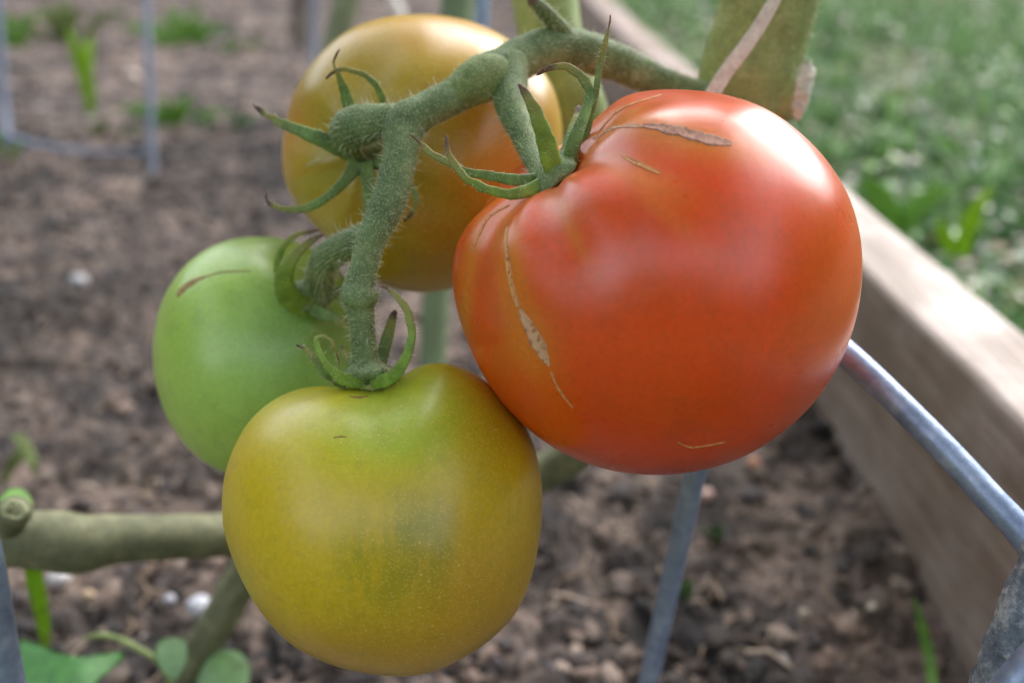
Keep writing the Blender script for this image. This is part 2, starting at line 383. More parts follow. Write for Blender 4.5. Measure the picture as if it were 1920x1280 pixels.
tag(mesh_obj('soil_fibres', V.reshape(-1, 3), (f[None] + (np.arange(n) * 9)[:, None, None]).reshape(-1, 4), MAT['clod'], col=np.repeat(cc, 9, 0)), 'short brown fibres and twigs strewn over the soil', 'fibres', kind='stuff')

# lawn: blades and small round leaves (beyond counting)
def blades(name, n, X, Y, Z, hl, wd, pal, label, cat, lean=.5, kind='stuff'):
    K = 4; ang = rng.uniform(0, 2 * np.pi, n); h = rng.uniform(*hl, n); w = rng.uniform(*wd, n); le = rng.uniform(.1, 1, n) * lean
    d = np.stack([np.cos(ang), np.sin(ang), 0 * ang], -1); s_ = np.stack([-np.sin(ang + .7 * rng.normal(size=n)), np.cos(ang), 0 * ang], -1)
    b = np.stack([X, Y, Z], -1); rows = []
    for k in range(K):
        t = k / (K - 1); c = b + d * (h * le * t * t * 1.3)[:, None] + np.array([0, 0, 1.]) * (h * (t - .25 * le * t * t))[:, None]
        ww = (w * (1 - t) ** .6 * (.55 + .9 * t) if k < K - 1 else w * .02)[:, None]
        rows += [c - s_ * ww, c + s_ * ww]
    V = np.stack(rows, 1); base = np.array([[2 * k, 2 * k + 1, 2 * k + 3, 2 * k + 2] for k in range(K - 1)])
    Fa = (base[None] + (np.arange(n) * 2 * K)[:, None, None]).reshape(-1, 4)
    pal = np.array(pal); cc = pal[rng.integers(0, len(pal), n)] * rng.uniform(.7, 1.25, (n, 1))
    o = mesh_obj(name, V.reshape(-1, 3), Fa, MAT['blade'], col=np.repeat(cc, 2 * K, 0)); return tag(o, label, cat, kind=kind)
n = 60000; yb = np.exp(rng.uniform(math.log(.25), math.log(6), n)); xb = BX1 + .004 + rng.random(n) * (.35 + .95 * yb) + SH * yb
keep = fbm(np.stack([xb, yb], -1) * 9, 3) > .45; xb, yb = xb[keep], yb[keep]; n = len(xb)
zb = -.04 + .02 * (fbm(np.stack([xb, yb], -1) * 8, 4) - .5)
GP = [srgb(96, 142, 60), srgb(116, 162, 74), srgb(58, 96, 46), srgb(146, 176, 120), srgb(92, 132, 84), srgb(66, 104, 60)]
blades('lawn_grass', n, xb, yb, zb, (.025, .07), (.0018, .0045), GP, 'mixed green lawn grass growing outside the raised bed', 'grass', .9)
# clover-like leaflets: small folded discs
def leaflets(name, n, X, Y, Z, r, pal, label, cat):
    k = 6; th = np.linspace(0, 2 * np.pi, k, endpoint=False); v = np.stack([np.cos(th), np.sin(th) * .8, .18 * np.abs(np.sin(th))], -1); v = np.vstack([[0, 0, -.05], v])
    f = np.array([[0, 1 + a, 1 + (a + 1) % k] for a in range(k)]); R = rotm(n); rr = rng.uniform(*r, n)
    up = R[:, 2:3, 2]; V = np.einsum('nij,kj->nki', R, v); V[..., 2] *= .55; V = V * rr[:, None, None] + np.stack([X, Y, Z], -1)[:, None]
    pal = np.array(pal); cc = pal[rng.integers(0, len(pal), n)] * rng.uniform(.75, 1.25, (n, 1))
    o = mesh_obj(name, V.reshape(-1, 3), (f[None] + (np.arange(n) * (k + 1))[:, None, None]).reshape(-1, 3), MAT['leaf'], col=np.repeat(cc, k + 1, 0)); return tag(o, label, cat, kind='stuff')
MAT['leaf'] = attr_mat('small_leaf', .32, 80, .25, 0, 0, trans=.2)
n = 26000; yb = np.exp(rng.uniform(math.log(.25), math.log(6), n)); xb = BX1 + .006 + rng.random(n) * (.35 + .95 * yb) + SH * yb
keep = fbm(np.stack([xb, yb], -1) * 11 + 4, 3) > .49; xb, yb = xb[keep], yb[keep]; n = len(xb)
leaflets('clover_leaves', n, xb, yb, -.035 + rng.uniform(0, .035, n), (.0045, .011), GP + [srgb(120, 140, 116)], 'small round clover leaves mixed into the lawn', 'clover')
n = 3500; yb = np.exp(rng.uniform(math.log(.3), math.log(5), n)); xb = BX1 + .02 + rng.random(n) * (.35 + .9 * yb) + SH * yb
leaflets('leaf_litter', n, xb, yb, -.02 + rng.uniform(0, .02, n), (.004, .011), [srgb(196, 184, 166), srgb(170, 160, 150), srgb(214, 208, 202), srgb(140, 118, 96)], 'dry tan leaf scraps lying in the lawn', 'leaf litter')

# ------------------------------------------------------------------ tomatoes
def ray_dir(x, y):
    v = FWD + RIGHT * ((x - 960) / F) - UP * ((y - 640) / F); return v / np.linalg.norm(v)
def blend(c, f, k): f = f[..., None]; return c * (1 - f) + np.array(k) * f
def gauss(q, x, y, rx, ry=None, rot=0):
    ry = ry or rx; a = math.radians(rot); dx, dy = q[..., 0] - x, q[..., 1] - y
    u = dx * math.cos(a) + dy * math.sin(a); v = -dx * math.sin(a) + dy * math.cos(a); return np.exp(-(u / rx) ** 2 - (v / ry) ** 2)
def tomato(name, label, ctr, depth, outline, stem_px, beta, dk, ds, ribs, ribamp, paint, mat, deep=1.0, seed=0):
    c0 = P(*ctr, depth); w = -ray_dir(*ctr); D = np.linalg.norm(c0 - CAM)
    u = RIGHT - w * (RIGHT @ w); u /= np.linalg.norm(u); v = np.cross(w, u)          # v up
    A, Rr = [], []
    for (x, y) in outline:
        d = ray_dir(x, y); psi = math.acos(np.clip(d @ -w, -1, 1)); A.append(math.atan2(d @ v, d @ u)); Rr.append(D * math.sin(psi))
    o = np.argsort(A); A = np.array(A)[o]; Rr = np.array(Rr)[o]; R0 = Rr.mean()
    A = np.r_[A[-3:] - 2 * np.pi, A, A[:3] + 2 * np.pi]; Rr = np.r_[Rr[-3:], Rr, Rr[:3]]
    ag = np.linspace(-np.pi, np.pi, 721); g = np.interp(ag, A, Rr); ker = np.hanning(27); ker /= ker.sum()
    g = np.convolve(np.r_[g[-40:-1], g, g[1:40]], ker, 'same')[39:39 + 721]
    d = ray_dir(*stem_px); sa = math.atan2(d @ v, d @ u)
    ax = (u * math.cos(sa) + v * math.sin(sa)) * math.sin(beta) + w * math.cos(beta)
    e1 = np.cross(ax, w); e1 /= np.linalg.norm(e1); e2 = np.cross(ax, e1)
    # sphere grid whose pole is the stem end, so that ribs and dimple are well sampled
    nt_, np_ = 260, 420
    th = (np.linspace(0, 1, nt_) ** 1.15) * np.pi; ph = np.linspace(0, 2 * np.pi, np_, endpoint=False)
    TH, PH = np.meshgrid(th, ph, indexing='ij')
    dirs = ax * np.cos(TH)[..., None] + (e1 * np.cos(PH)[..., None] + e2 * np.sin(PH)[..., None]) * np.sin(TH)[..., None]
    du, dv, dw = dirs @ u, dirs @ v, dirs @ w
    s2 = du ** 2 + dv ** 2; r = R0 * deep + (np.interp(np.arctan2(dv, du), ag, g) - R0 * deep) * np.minimum(1, s2 ** 1.2 * 1.08)
    r *= 1 - dk * np.exp(-(TH / ds) ** 2) - dk * .55 * np.exp(-(TH / (ds * .42)) ** 2)
    lob = np.cos(ribs * PH + 1.3 * np.sin(PH + seed) + seed)
    r *= 1 + ribamp * (lob - .6) * np.exp(-((TH - ds * 1.15) / (ds * .95)) ** 2) + .004 * (fbm(dirs * 2.2 + seed, 2) - .5)
    V = (c0 + dirs * r[..., None]).reshape(-1, 3)
    q = px(V); cols = paint(q, TH.ravel(), PH.ravel(), dirs.reshape(-1, 3))
    i = np.arange(nt_ - 1)[:, None] * np_; j = np.arange(np_)[None]; j2 = (j + 1) % np_
    Fc = np.stack([i + j, i + j2, i + np_ + j2, i + np_ + j], -1).reshape(-1, 4)[:, ::-1]
    t = thing('tomato', label, 'tomato', c0, 'tomatoes hanging in one cluster')
    ob = mesh_obj('fruit', V, Fc, mat, t, col=np.clip(cols, 0, 1))
    bvh = BVHTree.FromPolygons([tuple(a) for a in V], [tuple(int(b) for b in f) for f in Fc[::1]])
    base = c0 + ax * R0 * (1 - dk * 1.55)
    return t, bvh, base, ax, R0
def onto(bvh, x, y, lift=0):
    d = ray_dir(x, y); h = bvh.ray_cast(Vector(CAM), Vector(d))
    if h[0] is None: return None
    nrm = h[1] if h[1].dot(Vector(d)) < 0 else -h[1]
    return np.array(h[0]) + np.array(nrm) * lift, np.array(nrm)

# hairs on stems and sepals ----------------------------------------
HV, HF = [], []
def hairs(V, d, n, lmin, lmax, r, parent, droop=.0, name='hairs'):
    """V,d grids of surface points and outward directions"""
    a, b = V.shape[:2]; i = rng.uniform(0, a - 1.001, n); j = rng.integers(0, b, n); i0 = i.astype(int); f = (i - i0)[:, None]
    p = V[i0, j] * (1 - f) + V[i0 + 1, j] * f; o = d[i0, j] + rng.normal(size=(n, 3)) * .28; o /= np.linalg.norm(o, axis=1)[:, None]
    L = lmin + (lmax - lmin) * rng.random(n) ** 2.2; o2 = o + rng.normal(size=(n, 3)) * .22 + np.array([0, 0, -droop])
    s = np.cross(o, rng.normal(size=(n, 3))); s /= np.linalg.norm(s, axis=1)[:, None]; s2 = np.cross(o, s)
    rows = []; rr = r * (.6 + .4 * L / lmax)
    for k in range(3):
        th = 2 * np.pi * k / 3; rows.append(p + (s * math.cos(th) + s2 * math.sin(th)) * rr[:, None])
    mid = p + o * (L * .55)[:, None]
    for k in range(3):
        th = 2 * np.pi * k / 3; rows.append(mid + (s * math.cos(th) + s2 * math.sin(th)) * (rr * .6)[:, None])
    rows.append(mid + o2 / np.linalg.norm(o2, axis=1)[:, None] * (L * .45)[:, None])
    Vh = np.stack(rows, 1); f = np.array([[0, 1, 4], [0, 4, 3], [1, 2, 5], [1, 5, 4], [2, 0, 3], [2, 3, 5], [3, 4, 6], [4, 5, 6], [5, 3, 6]])
    Fh = (f[None] + (np.arange(n) * 7)[:, None, None]).reshape(-1, 3)
    ob = mesh_obj(name, Vh.reshape(-1, 3), Fh, MAT['hair'], parent); ob['kind'] = 'stuff'; return ob

def sepals(parent, mat_keys, rows_list, n_hair=90):
    for rows, mk in zip(rows_list, mat_keys):
        rows = [(a, b, c, w * .86) for a, b, c, w in rows]
        V, f, t, (c, w) = ribbon(rows, 44, .3, thick=.42)
        # uneven margins
        V = V + (fbm(V * 700, 3)[:, None] - .5) * .0006 * np.clip(1, 0, 1)
        o = mesh_obj('sepal', V, f, MAT[mk], parent, t=t)
        K = 10; g = V[:-1].reshape(44, K, 3); d = g - c[:, None]; d /= np.linalg.norm(d, axis=2)[..., None] + 1e-9
        hairs(g, d, n_hair, .0002, .0013, .000045, o)
def disc(parent, base, ax, r, mk='stem'):
    """the little green plate under a stem where its sepals spring from"""
    w = np.array(ax); a = np.cross(w, [0, 0, 1.]); a /= np.linalg.norm(a); b = np.cross(w, a); V, f = [], []
    prof = [(0.0, .9), (.45, .8), (.8, .42), (1.0, .12), (1.05, -.1), (.6, -.45), (0.0, -.5)]; K = 30
    for (q, z) in prof:
        for k in range(K):
            th = 2 * math.pi * k / K; rr = q * r * (1 + .16 * math.cos(5 * th)); V.append(base + a * rr * math.cos(th) + b * rr * math.sin(th) + w * z * r * .55)
    for i in range(len(prof) - 1):
        for k in range(K): f.append((i * K + k, i * K + (k + 1) % K, (i + 1) * K + (k + 1) % K, (i + 1) * K + k))
    o = mesh_obj('calyx_plate', V, f, MAT[mk], parent)
    g = np.array(V).reshape(len(prof), K, 3)[:5]; d = np.broadcast_to(w, g.shape) + (g - base) / r * .5
    hairs(g, d, 260, .0002, .001, .00003, o)

def scar(parent, bvh, pts, seed, color, name='scar', lift=.00002, crown=.00022, rim=None):
    """corky healed crack lying in the skin: pale middle, browner rim; pts rows of (px,py,halfwidth_px)"""
    N_ = 90; q = catmull(np.array([(a, b, c) for a, b, c in pts], float), N_); K = 11; V, cc = [], []
    rim = np.array(rim if rim is not None else color) ; rim = rim * (np.array([.45, .3, .22]) if rim is not None else 1)
    for i, (x, y, w) in enumerate(q):
        T = q[min(i + 1, N_ - 1)][:2] - q[max(i - 1, 0)][:2]; T /= np.linalg.norm(T) + 1e-9; nrm = np.array([-T[1], T[0]])
        wl = w * (.6 + .8 * fbm(np.array([i * .13, seed]), 3)); wr = w * (.6 + .8 * fbm(np.array([i * .13, seed + 50.]), 3))
        for k in range(K):
            s = -1 + 2 * k / (K - 1); ww = wl if s < 0 else wr; h = onto(bvh, x + nrm[0] * s * ww, y + nrm[1] * s * ww)
            if h is None: return
            z = -.0001 if abs(s) == 1 else lift + crown * (abs(s) ** 2 * .9 + .1) * (1 - abs(s) ** 6) * (.3 + 1.2 * vnoise(np.array([i * .5, k * 1.3 + seed])))
            V.append(h[0] + h[1] * z); f = min(1, .75 * abs(s) ** 3 + 1.1 * float(sm(.45, .8, fbm(np.array([i * .22, k * .5 + seed]), 3)))); cc.append(np.array(color) * (1 - f * .8) + rim * f * .8)
    Fc = [(i * K + k, i * K + k + 1, (i + 1) * K + k + 1, (i + 1) * K + k) for i in range(N_ - 1) for k in range(K - 1)]
    mesh_obj(name, V, Fc, MAT['cork'], parent, col=np.array(cc))
MAT['cork'] = attr_mat('corky_skin', .55, 1400, .25, .0001, 2200)
cork, cork_d, cork_p, cork_g, cork_y = srgb(242, 186, 152), srgb(216, 158, 136), srgb(248, 172, 108), srgb(166, 134, 70), srgb(230, 222, 160)
# --- the big red one
def paint_red(q, TH, PH, D):
    c = np.tile(np.array(srgb(255, 80, 0)), (len(q), 1)); nz = fbm(D * 5, 4); st = fbm(np.stack([PH * 9, TH * 1.6], -1), 3)
    c = blend(c, sm(.45, .7, nz) * .5, srgb(224, 80, 22))
    c = blend(c, gauss(q, 1560, 480, 80, 260) * .75, srgb(226, 98, 26))
    c = blend(c, gauss(q, 1290, 760, 260, 90) * .35, srgb(216, 84, 20))
    c = blend(c, np.exp(-(TH / .62) ** 2) * (.35 + .65 * sm(.4, .65, st)) * .95, srgb(234, 112, 30))
    for (x, y, a, b, r, k) in [(1250, 245, 130, 26, 12, .7), (1190, 320, 110, 26, 28, .5), (1240, 390, 90, 22, 40, .35), (960, 500, 26, 130, -5, .6), (1000, 628, 42, 90, -22, .95), (955, 500, 24, 110, -4, .8), (1290, 262, 150, 34, 12, .8),
                               (1075, 440, 60, 14, 62, .5), (875, 560, 14, 200, 8, .8), (895, 450, 18, 90, 20, .6), (1150, 240, 90, 20, -25, .5), (1050, 380, 40, 26, 30, .5)]:
        c = blend(c, gauss(q, x, y, a, b, r) * min(1, k * 1.3) * (.6 + .6 * st), srgb(244, 134, 36))
    return c
OUT_RED = [(850, 450), (868, 405), (900, 355), (942, 308), (1000, 262), (1060, 235), (1115, 208), (1170, 172), (1240, 162), (1310, 166), (1380, 180), (1440, 205), (1500, 248), (1550, 300),
           (1590, 365), (1612, 440), (1616, 520), (1604, 600), (1575, 680), (1530, 750), (1465, 812), (1390, 858), (1300, 884), (1210, 889), (1120, 875), (1040, 840), (965, 780), (905, 700), (865, 610), (846, 520)]
red_mat = tomato_mat('red_tomato_skin', srgb(236, 110, 30), .25, .3, .3)
tR, bR, baseR, axR, R0 = tomato('tomato', 'big ripe red tomato with corky cracks, in front of the wooden board', (1232, 528), .182, OUT_RED, (1045, 322), math.radians(63), .15, .46, 6, .018, paint_red, red_mat, .97, 2)
scar(tR, bR, [(1205, 236, 3), (1245, 240, 10), (1290, 250, 11), (1340, 264, 11), (1372, 270, 4)], 3, cork_d, rim=cork_d)
scar(tR, bR, [(1112, 262, 1.5), (1150, 240, 3), (1205, 236, 3)], 4, cork)
scar(tR, bR, [(1165, 292, 2), (1195, 306, 5), (1238, 325, 3)], 5, cork_p)
scar(tR, bR, [(950, 425, 3), (950, 470, 5), (958, 530, 5), (972, 575, 6)], 6, cork_p, rim=cork_p)
scar(tR, bR, [(974, 578, 4), (985, 600, 9), (1003, 635, 13), (1020, 666, 11), (1030, 686, 3)], 7, cork, rim=cork)
scar(tR, bR, [(1032, 695, 2), (1048, 730, 2.5), (1075, 765, 1)], 8, cork_p)
scar(tR, bR, [(955, 385, 1.2), (915, 410, 2), (885, 470, 2)], 9, cork_p)
scar(tR, bR, [(1120, 250, 1), (1165, 205, 1.6), (1240, 178, 1.4)], 10, cork_p)
scar(tR, bR, [(1270, 828, .8), (1300, 838, 1.3), (1360, 828, .8)], 11, cork_p)
# --- yellow-green one below
def paint_low(q, TH, PH, D):
    c = np.tile(np.array(srgb(228, 194, 0)), (len(q), 1)); nz = fbm(D * 9, 4, .6); st = fbm(np.stack([q[:, 0] * .03, q[:, 1] * .008], -1), 4)
    c = blend(c, gauss(q, 900, 1120, 170, 150) * .7, srgb(204, 144, 50)); c = blend(c, gauss(q, 700, 1230, 260, 70) * .7, srgb(206, 146, 52))
    c = blend(c, np.clip(gauss(q, 730, 800, 190, 100) * 1. + gauss(q, 800, 740, 110, 80) * .6, 0, 1), srgb(176, 194, 40))
    c = blend(c, gauss(q, 930, 800, 70, 110) * .7, srgb(176, 150, 0))
    m_ = np.clip(gauss(q, 800, 1030, 92, 92) + gauss(q, 690, 1070, 85, 110), 0, 1) * (.35 + .6 * sm(.3, .66, st * .6 + fbm(np.stack([q[:, 0] * .09, q[:, 1] * .03], -1), 3) * .4))
    c = blend(c, m_ * .62, srgb(132, 138, 0))
    c = blend(c, gauss(q, 790, 985, 45, 40) * .5, srgb(120, 136, 0)); c = blend(c, sm(.55, .72, nz) * .2, srgb(160, 150, 30))
    return c
OUT_LOW = [(416, 950), (421, 890), (440, 835), (470, 785), (512, 748), (560, 726), (610, 718), (655, 722), (700, 722), (745, 706), (785, 684), (830, 676), (880, 690), (925, 722), (965, 765), (996, 820), (1012, 880), (1017, 950),
           (1009, 1023), (993, 1090), (970, 1145), (935, 1185), (892, 1219), (840, 1248), (780, 1266), (715, 1265), (660, 1256), (600, 1237), (545, 1207), (500, 1160), (463, 1105), (436, 1045), (421, 1000)]
tL, bL, baseL, axL, RL = tomato('tomato', 'lowest tomato of the cluster, yellow green with orange underside', (718, 975), .187, OUT_LOW, (688, 705), math.radians(88), .035, .38, 6, .014, paint_low,
                            tomato_mat('turning_tomato_skin', srgb(222, 196, 96), .75, .3, .38), .98, 5)
scar(tL, bL, [(655, 743, 1), (672, 745, 2), (690, 743, 1)], 12, cork_g, 'speck', crown=.0001)
scar(tL, bL, [(625, 820, .6), (640, 818, 1.6), (650, 819, .6)], 13, cork_g, 'speck', crown=.0001)
# --- green one at left
def paint_green(q, TH, PH, D):
    c = np.tile(np.array(srgb(184, 216, 86)), (len(q), 1)); nz = fbm(D * 7, 4)
    c = blend(c, gauss(q, 560, 680, 170, 150) * .8, srgb(150, 204, 122)); c = blend(c, gauss(q, 470, 460, 120, 50) * .5, srgb(156, 180, 80))
    c = blend(c, gauss(q, 560, 620, 110, 60) * .4, srgb(96, 138, 48)); c = blend(c, sm(.5, .75, nz) * .3, srgb(140, 178, 90)); return c
OUT_GRN = [(287, 680), (291, 615), (308, 555), (342, 503), (388, 466), (440, 447), (500, 443), (555, 453), (610, 475), (660, 515), (692, 570), (706, 640), (700, 715), (672, 785), (625, 845), (560, 885), (490, 898), (420, 886), (368, 855), (325, 803), (298, 742)]
tG, bG, baseG, axG, RG = tomato('tomato', 'unripe green tomato at the left, half behind the yellow green one', (497, 673), .230, OUT_GRN, (592, 568), math.radians(58), .10, .4, 5, .02, paint_green,
                            tomato_mat('green_tomato_skin', srgb(190, 214, 140), .7, .3, .36), .98, 1)
scar(tG, bG, [(332, 556, 2), (345, 540, 6), (366, 526, 4), (385, 519, 1.5)], 14, srgb(190, 150, 90), 'scar', rim=cork_g); scar(tG, bG, [(385, 519, 1), (420, 510, 1.3), (470, 508, .5)], 15, cork_g, 'scar', crown=.0001)
# --- orange one behind
def paint_back(q, TH, PH, D):
    c = np.tile(np.array(srgb(214, 172, 24)), (len(q), 1)); nz = fbm(D * 6, 4); st = fbm(np.stack([PH * 6, TH * 1.2], -1), 3)
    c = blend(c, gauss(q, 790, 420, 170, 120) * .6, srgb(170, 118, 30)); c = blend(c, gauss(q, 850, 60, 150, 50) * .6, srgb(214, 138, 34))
    c = blend(c, gauss(q, 960, 260, 110, 120) * .4, srgb(206, 146, 70)); c = blend(c, np.exp(-(TH / .55) ** 2) * .75, srgb(172, 158, 50))
    c = blend(c, gauss(q, 540, 230, 40, 90) * .6, srgb(222, 136, 34)); c = blend(c, gauss(q, 610, 320, 60, 34, -30) * .5 * sm(.4, .6, st), srgb(196, 190, 96)); c = blend(c, sm(.5, .7, nz) * .35, srgb(190, 156, 44)); return c
OUT_BCK = [(528, 300), (530, 235), (545, 180), (575, 132), (610, 92), (652, 57), (700, 38), (760, 28), (830, 30), (895, 45), (950, 72), (1002, 115), (1035, 160), (1051, 215), (1055, 270), (1042, 330), (1012, 400), (962, 470), (905, 518), (845, 542), (790, 549), (740, 543),
           (692, 524), (648, 487), (608, 445), (568, 400), (540, 355)]
tB, bB, baseB, axB, RB = tomato('tomato', 'orange yellow tomato at the back of the cluster, behind the hairy stem', (790, 288), .235, OUT_BCK, (688, 286), math.radians(27), .13, .46, 6, .03, paint_back,
                            tomato_mat('orange_tomato_skin', srgb(232, 196, 116), .6, .3, .38), .97, 3)
scar(tB, bB, [(572, 312, 1), (590, 302, 3.5), (604, 296, 1)], 16, cork_y, 'scar', crown=.0001)

# sepals of each (rows: px, py, depth, half width px)
sepals(tB, ['sepal'] * 6, [
    [(676, 272, .2000, 16), (660, 215, .1985, 15), (645, 170, .196, 11), (634, 138, .194, 6), (626, 116, .193, 3), (632, 100, .1925, 2.5), (637, 93, .1925, 1.5)],
    [(712, 230, .199, 9), (717, 190, .195, 8), (703, 158, .192, 7), (676, 138, .190, 6), (645, 131, .189, 5), (625, 136, .189, 4), (612, 147, .189, 2)],
    [(668, 288, .2000, 24), (620, 267, .197, 19), (568, 247, .196, 13), (520, 227, .197, 9), (492, 210, .198, 6), (474, 196, .199, 2)],
    [(672, 305, .2000, 20), (650, 335, .197, 13), (618, 366, .195, 10), (580, 388, .194, 9), (540, 392, .194, 7), (510, 383, .195, 5), (498, 372, .195, 3), (500, 360, .195, 1.5)],
    [(684, 305, .2000, 18), (690, 345, .1985, 14), (690, 390, .1985, 12), (694, 430, .199, 6)],
    [(705, 300, .2000, 15), (745, 322, .198, 8), (772, 348, .196, 6), (781, 375, .195, 6), (772, 400, .195, 5), (757, 416, .195, 2)]])
disc(tB, np.array(P(684, 290, .2035)), axB, .0040)
sepals(tR, ['sepal', 'sepalb', 'sepal', 'sepal', 'sepalb', 'sepal'], [
    [(1012, 338, .171, 15), (955, 336, .168, 12), (895, 326, .167, 9), (845, 308, .167, 8), (805, 284, .168, 7), (782, 264, .169, 4), (768, 252, .169, 1.5)],
    [(1042, 335, .1690, 24), (1030, 285, .166, 22), (1014, 235, .164, 18), (996, 195, .163, 13), (982, 172, .163, 8), (972, 160, .163, 3)],
    [(1066, 312, .170, 17), (1078, 262, .169, 15), (1096, 215, .170, 12), (1106, 178, .171, 10), (1092, 146, .171, 10), (1062, 127, .171, 8), (1035, 126, .171, 6), (1008, 140, .171, 3)],
    [(1085, 290, .173, 14), (1102, 240, .172, 8), (1115, 185, .171, 7), (1125, 125, .170, 7), (1135, 80, .169, 6), (1141, 55, .169, 2.5), (1145, 28, .169, 1.5)],
    [(1020, 345, .169, 17), (975, 362, .1655, 13), (930, 360, .164, 10), (885, 342, .163, 9), (855, 312, .163, 8), (840, 282, .163, 6), (836, 256, .163, 2.5)],
    [(1050, 318, .174, 15), (1062, 280, .175, 12), (1075, 235, .178, 9), (1085, 200, .181, 5)]], 120)
disc(tR, np.array(P(1036, 326, .1715)), axR, .0058)
sepals(tG, ['sepalb', 'sepalb', 'sepal', 'sepal'], [
    [(590, 580, .206, 22), (545, 560, .201, 25), (533, 520, .197, 19), (550, 482, .195, 13), (580, 454, .195, 8), (606, 440, .195, 3)],
    [(560, 560, .208, 14), (524, 515, .203, 9), (524, 478, .201, 7), (545, 448, .200, 6), (572, 436, .200, 5), (597, 431, .200, 2)],
    [(570, 570, .207, 16), (605, 588, .203, 14), (645, 603, .203, 8), (672, 622, .204, 2)],
    [(600, 560, .209, 14), (640, 545, .206, 10), (668, 520, .207, 3)]])
disc(tG, np.array(P(580, 560, .2085)), axG, .0050)
sepals(tL, ['sepalb', 'sepal', 'sepalb', 'sepal', 'sepal'], [
    [(682, 714, .1795, 20), (640, 708, .1755, 13), (613, 684, .174, 10), (596, 656, .1735, 8), (592, 636, .1735, 5), (606, 629, .174, 3), (625, 642, .175, 2.5), (634, 664, .176, 2), (636, 684, .177, 1)],
    [(650, 722, .180, 10), (618, 708, .177, 8), (595, 680, .176, 7), (578, 660, .176, 5), (557, 646, .176, 2)],
    [(696, 716, .1795, 20), (736, 706, .1755, 14), (762, 668, .174, 11), (772, 622, .174, 9), (763, 582, .174, 8), (745, 556, .174, 6), (728, 543, .174, 4), (712, 537, .174, 1.5)],
    [(706, 706, .185, 15), (716, 668, .186, 14), (727, 628, .187, 12), (736, 596, .187, 9), (740, 584, .187, 4)],
    [(690, 700, .188, 13), (660, 680, .192, 8), (640, 650, .195, 3)]], 110)
disc(tL, np.array(P(690, 704, .1822)), axL, .0056)

# ------------------------------------------------------------------ the plant itself
base = ground(345, 1278)
plant = thing('tomato_plant', 'hairy green tomato plant whose stems carry the four tomatoes', 'plant', base)
def stem(name, rows, mk, n=70, k=24, bump=.05, nh=0, hl=(.0004, .002), hr=.00004, fuzz=0, parent=plant, bs=300, seed=0, label=None):
    V, f, (g, d) = tube(pxpath(rows), n, k, bump, bs, seed); o = mesh_obj(name, V, f, MAT[mk], parent)
    if label: o['label'] = label
    if nh: hairs(g, d, nh, hl[0], hl[1] * 1.35, hr * 2.1, o, droop=.1)
    if fuzz: hairs(g, d, int(fuzz * 1.7), .0001, .00045, .000045, o, name='fuzz')
    return o
# truss stem from the main stem to the lowest tomato
stem('truss_stem', [(1330, 195, .232, 34), (1262, 165, .223, 29), (1200, 138, .218, 31), (1150, 115, .214, 35), (1095, 98, .210, 38), (1043, 90, .206, 38), (990, 104, .202, 38), (945, 128, .198, 40), (895, 152, .194, 40), (850, 182, .191, 34), (800, 206, .189, 33), (758, 236, .187, 39),
                    (752, 285, .185, 33), (738, 350, .183, 32), (722, 395, .182, 33), (698, 445, .181, 29), (684, 495, .181, 26), (673, 540, .181, 31), (673, 562, .181, 31), (679, 605, .1815, 24), (683, 655, .182, 24), (686, 690, .183, 27), (688, 712, .1835, 34)],
     'stem', 240, 32, .07, 1500, (.0004, .0022), .000042, 9000)
stem('pedicel', [(958, 120, .198, 34), (955, 165, .194, 34), (962, 205, .190, 31), (980, 250, .186, 25), (1000, 298, .180, 20), (1018, 330, .175, 22), (1030, 345, .173, 24)], 'stem', 60, 24, .08, 300, fuzz=1800, seed=3)
stem('pedicel', [(758, 225, .187, 28), (712, 228, .189, 32), (676, 236, .192, 38), (656, 246, .196, 38), (662, 268, .200, 32), (684, 290, .2035, 26)], 'stem', 60, 24, .06, 380, fuzz=2200, seed=4)
stem('pedicel', [(722, 420, .185, 20), (680, 446, .188, 26), (642, 464, .193, 28), (612, 486, .198, 28), (600, 518, .204, 27), (594, 552, .209, 32)], 'stem', 60, 24, .08, 520, (.0004, .0025), fuzz=2200, seed=5)
stem('leaf_stub', [(1065, 78, .206, 22), (1045, 50, .203, 17), (1022, 24, .201, 15), (1002, 4, .200, 13)], 'stem', 30, 18, .08, 140, (.0005, .0018), fuzz=500, seed=6)
MAT['cut'] = simple('dry_cut', srgb(120, 98, 84), .8, 900, .5, .0004)
mesh_obj('cut_end', *tube(pxpath([(1006, 8, .2000, 11), (999, 1, .1995, 12), (995, -3, .1990, 8)]), 8, 14, .25, 900)[:2], MAT['cut'], plant)
V, f, (g, d) = tube(pxpath([(850, 182, .1908, 30), (870, 170, .191, 37), (890, 156, .192, 41.5), (908, 146, .193, 42.5), (925, 138, .194, 38), (940, 131, .196, 28)]), 26, 32, .09, 260, 21)
MAT['joint'] = stem_mat('stem_joint', srgb(138, 156, 92), srgb(104, 126, 70), srgb(170, 182, 124), .3)
o = mesh_obj('joint', V, f, MAT['joint'], plant); hairs(g, d, 500, .0001, .0006, .00005, o, name='fuzz')
V, f, (g, d) = tube(pxpath([(676, 536, .1805, 28), (674, 548, .1805, 34), (675, 558, .1805, 36), (677, 572, .181, 28)]), 20, 32, .08, 260, 22)
o = mesh_obj('joint', V, f, MAT['stem'], plant); hairs(g, d, 300, .0001, .0007, .00005, o, name='fuzz')
